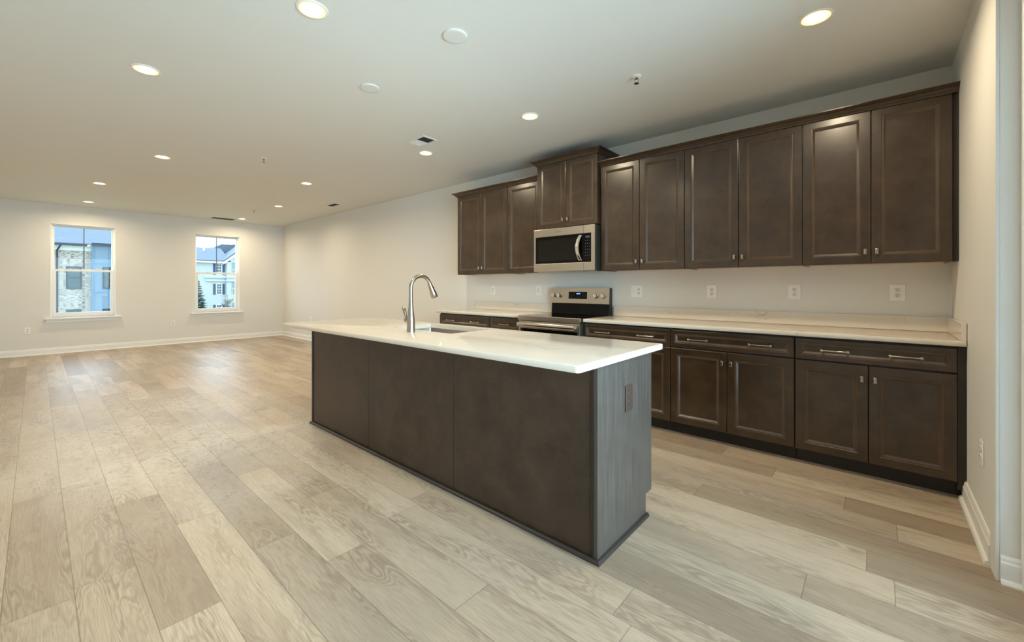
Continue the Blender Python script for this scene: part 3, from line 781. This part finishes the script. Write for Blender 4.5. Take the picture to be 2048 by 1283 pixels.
# ------------------------------------------------------------------ ceiling fixtures
GL = 'lit recessed ceiling lights'
def downlight(x, y, label):
    o = thing('recessed_light', (x, y, H - .0005), label, 'ceiling light', GL)
    make('trim_ring', MB().lathe([(.066, 0), (.082, 0), (.082, .003), (.078, .006), (.068, .0055), (.0665, .002)], (x, y, H - .0005), '-Z', 40, cap=False), 'lampring', o, 50)
    make('lens', MB().lathe([(.054, 0), (.054, .002), (.040, .0045), (0, .0055)], (x, y, H - .0005), '-Z', 36), 'lens', o, 60)
    make('reflector', MB().lathe([(.0545, .0008), (.0545, .0026), (.066, .0046), (.066, .0040)], (x, y, H - .0005), '-Z', 36, cap=False), 'reflector', o, 60)
    area_light('lamp_light', (0, 0, -.010), (0, 0, 0), .09, .09, LAMP_W, (1.0, .83, .57), math.radians(165), 'DISK', o)
    return o
spots = [
    (-.637, -1.249, 'lit recessed ceiling light in front of the rightmost wall cabinets'),
    (-2.672, -1.244, 'lit recessed ceiling light in front of the cabinet over the microwave'),
    (-4.179, -1.224, 'lit recessed ceiling light right beside the square ceiling vent'),
    (-2.671, -3.150, 'lit recessed ceiling light at the top edge of the picture, nearest the camera'),
    (-4.168, -3.640, 'lit recessed ceiling light at upper left, second nearest in the left row'),
    (-6.578, -3.170, 'lit recessed ceiling light in the left row, third nearest the camera'),
    (-8.844, -3.530, 'lit recessed ceiling light in the left row, second from the window wall'),
    (-10.835, -3.525, 'lit recessed ceiling light in the left row, closest to the window wall'),
    (-6.598, -1.520, 'lit recessed ceiling light in the right row, first one beyond the square vent'),
    (-8.756, -1.120, 'lit recessed ceiling light in the right row, second from the window wall'),
    (-10.905, -1.103, 'lit recessed ceiling light in the right row, closest to the window wall'),
]
first = downlight(*spots[0])
for x, y, lb in spots[1:]:
    copy_tree(first, (x, y, H - .0005), lb)

def ceiling_disc(x, y, r, label):
    o = make('ceiling_cover', MB().lathe([(r, 0), (r, .007), (r - .002, .0085), (r - .014, .0088), (0, .0088)], (x, y, H - .0005), '-Z', 48), 'ceil', None, 40, loc=(x, y, H - .0005))
    return tag(o, label, 'cover', 'round white ceiling covers')
ceiling_disc(-2.273, -2.475, .072, 'round white blank cover on the ceiling, the larger one nearer the camera')
ceiling_disc(-3.248, -2.466, .070, 'round white blank cover on the ceiling, the smaller one farther from the camera')

def sprinkler(x, y, label):
    z = H - .0005
    o = thing('fire_sprinkler', (x, y, z), label, 'sprinkler', 'ceiling fire sprinklers')
    make('escutcheon', MB().lathe([(.034, 0), (.034, .003), (.024, .008), (.012, .009)], (x, y, z), '-Z', 24), 'lampring', o, 40)
    fr = MB().lathe([(.011, .008), (.011, .02), (.008, .022)], (x, y, z), '-Z', 14)
    fr.tube([(x - .012, y, z - .018), (x - .014, y, z - .034), (x, y, z - .050)], .0028, 8).tube([(x + .012, y, z - .018), (x + .014, y, z - .034), (x, y, z - .050)], .0028, 8)
    make('frame', fr, 'nickel', o, 40)
    make('deflector', MB().lathe([(.004, .048), (.017, .051), (.017, .053), (0, .053)], (x, y, z), '-Z', 16), 'nickel', o, 30)
    return o
s0 = sprinkler(-1.667, -1.289, 'fire sprinkler head on the ceiling in front of the right-hand wall cabinets')
copy_tree(s0, (-5.75, -2.37, H - .0005), 'fire sprinkler head on the ceiling midway between the two rows of lights')
copy_tree(s0, (-9.556, -1.285, H - .0005), 'tiny fire sprinkler head on the ceiling near the window wall, above the right window')

def vent(x0, x1, y0, y1, label, split=True):
    z = H - .0005
    o = thing('ceiling_vent', ((x0 + x1) / 2, (y0 + y1) / 2, z), label, 'vent', 'ceiling air vents')
    m_ = .022
    f = MB().box(x0, x1, y0, y0 + m_, z - .007, z, .002).box(x0, x1, y1 - m_, y1, z - .007, z, .002).box(x0, x0 + m_, y0 + m_, y1 - m_, z - .007, z, .002).box(x1 - m_, x1, y0 + m_, y1 - m_, z - .007, z, .002)
    xm = (x0 + x1) / 2
    if split: f.box(xm - .004, xm + .004, y0 + m_, y1 - m_, z - .006, z)
    make('frame', f, 'ceil', o)
    make('backing', MB().box(x0 + m_, x1 - m_, y0 + m_, y1 - m_, z - .0008, z), 'grilledark', o)
    halves = ((x0 + m_, xm - .004, 1), (xm + .004, x1 - m_, -1)) if split else ((x0 + m_, x1 - m_, -1),)
    for a, b, s in halves:
        n = max(4, int((b - a) / .014))
        lv = MB()
        for i in range(n):
            c_ = a + (b - a) * (i + .5) / n
            lv.prism([(c_ - .0055, z - .0042 - s * .0026), (c_ + .0055, z - .0042 + s * .0026), (c_ + .0055, z - .0034 + s * .0026), (c_ - .0055, z - .0034 - s * .0026)], y0 + m_, y1 - m_, 'Y')
        make('louvers', lv, 'ceil' if s > 0 else 'grille', o)
    return o
vent(-4.045, -3.750, -1.585, -1.400, 'square two-section white ceiling vent next to a recessed light')
vent(-8.02, -7.68, -.58, -.43, 'small dark ceiling vent near the top of the bare right-hand side wall', False)
vent(-11.32, -11.06, -1.62, -1.16, 'narrow dark ceiling vent close to the window wall', False)

# ------------------------------------------------------------------ outside
GZ = -3.6
g = make('ground', MB().box(-110, -12.2, -60, 70, GZ - .3, GZ), 'grass'); struct(g)
g = make('ground', MB().box(2.4, 60, -60, 40, GZ - .3, GZ), 'grass'); struct(g)

def ext_window(par, x, y0, y1, z0, z1, grid=(1, 2), frame='ext_white', pane='ext_pane'):
    fw = .07
    f = MB().box(x, x + .06, y0, y0 + fw, z0, z1).box(x, x + .06, y1 - fw, y1, z0, z1).box(x, x + .06, y0 + fw, y1 - fw, z0, z0 + fw).box(x, x + .06, y0 + fw, y1 - fw, z1 - fw, z1)
    nx, nz = grid
    for i in range(1, nx): yy = y0 + (y1 - y0) * i / nx; f.box(x, x + .05, yy - .02, yy + .02, z0 + fw, z1 - fw)
    for i in range(1, nz): zz = z0 + (z1 - z0) * i / nz; f.box(x, x + .05, y0 + fw, y1 - fw, zz - (.035 if i * 2 == nz else .02), zz + (.035 if i * 2 == nz else .02))
    fo = make('window', f, frame, par)
    make('pane', MB().box(x + .001, x + .03, y0 + fw, y1 - fw, z0 + fw, z1 - fw), pane, fo)
    return fo

bA = thing('brick_townhouse', (-42, -2, GZ), 'pale brick townhouse with blue-grey panelled bay seen through the left window', 'building')
make('brick_wall', MB().box(-52, -42, -16, -1.52, GZ, 4.06), 'brick', bA)
sd = make('panel_wall', MB().box(-52, -41.6, -1.52, 2.2, GZ, 4.2), 'siding_blue', bA)
bt = MB()
for yy in (-1.42, -.62, .6, 1.6): bt.box(-41.6, -41.57, yy - .04, yy + .04, GZ, 4.2)
for zz in (2.85, .86, .78, -1.9 + .9): bt.box(-41.6, -41.575, -1.5, 2.15, zz - .025, zz + .025)
make('battens', bt, plain('blue_grey_batten', (104, 134, 164), .7), sd)
make('roof', MB().loft([[(-41.5, -17, 4.12), (-41.5, 2.5, 4.12), (-41.5, 2.5, 4.22), (-41.5, -17, 4.22)], [(-52, -17, 10.2), (-52, 2.5, 10.2), (-52, 2.5, 10.3), (-52, -17, 10.3)]]), 'shingle', bA)
make('frieze', MB().box(-42.0, -41.95, -16, -1.52, 3.72, 4.06), 'ext_white', bA)
make('gutter', MB().box(-41.55, -41.42, -17, -1.75, 4.03, 4.15).box(-41.2, -41.05, -1.55, 2.5, 4.12, 4.26), 'gutter', bA)
make('downspout', MB().tube([(-41.5, -3.02, 4.05), (-41.85, -3.18, 3.7), (-41.92, -3.18, 3.4), (-41.92, -3.18, GZ)], .05, 8), 'gutter', bA)
for z0, z1 in ((1.06, 2.62), (-1.9, -.36)):
    ext_window(bA, -42.0, -2.76, -2.0, z0, z1, (1, 2), 'gutter')
    ext_window(bA, -41.6, -.97, -.1, z0, z1, (1, 2), 'gutter')

bB = thing('white_apartment_house', (-69, 12, GZ), 'white sided apartment house with grey gabled roof seen through the right window', 'building')
make('siding_wall', MB().box(-79, -69, 4, 14.0, GZ, 4.75), 'siding_white', bB)
make('gable_wall', MB().prism([(13.7, GZ), (13.7, 4.9), (17.6, 8.2), (21.5, 4.9), (21.5, GZ)], -78, -68.6, 'X'), 'siding_white', bB)
make('roof', MB().loft([[(-68.6, 3.6, 4.7), (-68.6, 14.2, 4.7), (-68.6, 14.2, 4.85), (-68.6, 3.6, 4.85)], [(-73.5, 3.6, 6.72), (-73.5, 14.2, 6.72), (-73.5, 14.2, 6.9), (-73.5, 3.6, 6.9)]]), 'shingle', bB)
make('gable_roof', MB().prism([(13.3, 4.62), (17.6, 8.25), (21.9, 4.62), (21.9, 4.9), (17.6, 8.55), (13.3, 4.9)], -78, -68.4, 'X').prism([(12.6, 6.4), (14.5, 7.6), (24, 7.6), (24, 6.4)], -79, -74, 'X'), 'shingle', bB)
make('rake_trim', MB().prism([(13.25, 4.3), (13.25, 4.62), (17.6, 8.28), (21.95, 4.62), (21.95, 4.3), (17.6, 7.9)], -68.6, -68.3, 'X'), 'ext_white', bB)
make('eave_trim', MB().box(-69, -68.5, 3.6, 13.7, 4.5, 4.7), 'ext_white', bB)
make('vent_pipe', MB().lathe([(.12, 0), (.12, .7)], (-72.2, 11.85, 6.2), 'Z', 10), 'ext_white', bB)
make('band_trim', MB().box(-69, -68.8, 11.4, 13.7, 1.95, 2.08).box(-69, -68.75, 11.2, 13.7, 2.45, 2.6).box(-68.6, -68.4, 13.7, 17, 1.95, 2.08).box(-68.6, -68.4, 13.7, 17, 2.45, 2.6), plain('pale_band', (206, 222, 226), .6), bB)
for z0, z1 in ((2.86, 4.40), (.12, 1.62), (-2.8, -1.3)):
    ext_window(bB, -69.0, 12.55, 13.22, z0, z1, (2, 4))
    make('shutter', MB().box(-69, -68.93, 12.2, 12.47, z0, z1), 'shutter' if z0 > 2 else 'shutter2', bB)
    make('shutter', MB().box(-69, -68.93, 13.32, 13.56, z0, z1), 'shutter', bB)
    b_ = make('balcony', MB().box(-68.62, -68.55, 14.35, 16.0, z0 + .1, z1 + .25), plain('balcony_shade', (150, 164, 170), .8), bB)
    rl = MB().box(-68.5, -68.44, 14.35, 16.0, z0 + .75, z0 + .82)
    for i in range(8): rl.box(-68.49, -68.45, 14.4 + i * .22, 14.44 + i * .22, z0 + .05, z0 + .75)
    make('railing', rl, 'ext_white', b_)

# conifer
tx, ty = -60.0, 8.55
cf = thing('conifer_tree', (tx, ty, GZ), 'dark green conifer standing in front of the white apartment house', 'tree')
make('trunk', MB().lathe([(.16, 0), (.02, 5.6)], (tx, ty, GZ), 'Z', 8), 'bark', cf)
fb = MB(); rr = random.Random(5)
for L in range(26):
    z = GZ + .3 + L * .205; R = 1.65 * (1 - L / 27.0) + .06
    nb = 12 if L < 18 else 8
    for k in range(nb):
        a = 2 * math.pi * (k + rr.random() * .8) / nb; Rk = R * (.75 + .4 * rr.random()); dz = .10 * Rk - .32 * Rk * rr.random()
        c_, s_ = math.cos(a), math.sin(a); wd = .10 + .10 * Rk
        tip = (tx + c_ * Rk, ty + s_ * Rk, z + dz); base = (tx, ty, z)
        m1 = (tx + c_ * Rk * .55 - s_ * wd, ty + s_ * Rk * .55 + c_ * wd, z + dz * .3 - .06)
        m2 = (tx + c_ * Rk * .55 + s_ * wd, ty + s_ * Rk * .55 - c_ * wd, z + dz * .3 - .06)
        up_ = (tx + c_ * Rk * .5, ty + s_ * Rk * .5, z + dz * .3 + .08)
        for f_ in ((base, m1, up_), (m1, tip, up_), (tip, m2, up_), (m2, base, up_), (base, m2, m1), (m1, m2, tip)): fb.poly(f_)
make('foliage', fb, 'green', cf)
# sparse tree
tx, ty = -61.0, 11.75
bt_ = thing('sparse_tree', (tx, ty, GZ), 'nearly bare small tree with thin branches in front of the white apartment house', 'tree')
br = MB().tube([(tx, ty, GZ), (tx + .05, ty, GZ + 1.5), (tx, ty + .05, GZ + 3.0)], [.08, .06, .03], 7)
lf = MB()
for i in range(26):
    a = rr.random() * 6.28; e = .2 + rr.random() * 1.0; z = GZ + 1.0 + rr.random() * 1.9; l_ = .5 + rr.random() * .7
    p2 = (tx + math.cos(a) * l_ * math.cos(e), ty + math.sin(a) * l_ * math.cos(e), z + l_ * math.sin(e))
    br.tube([(tx, ty, z), p2], [.018, .006], 5)
    for k in range(9):
        q = Vector((tx, ty, z)).lerp(Vector(p2), .35 + .65 * rr.random()) + Vector((rr.uniform(-.12, .12), rr.uniform(-.12, .12), rr.uniform(-.12, .12)))
        u = Vector((rr.uniform(-1, 1), rr.uniform(-1, 1), rr.uniform(-1, 1))).normalized() * .07; v = u.orthogonal().normalized() * .04
        lf.poly([q - u, q - v, q + u, q + v])
make('branches', br, 'bark', bt_); make('leaves', lf, 'leaf', bt_)
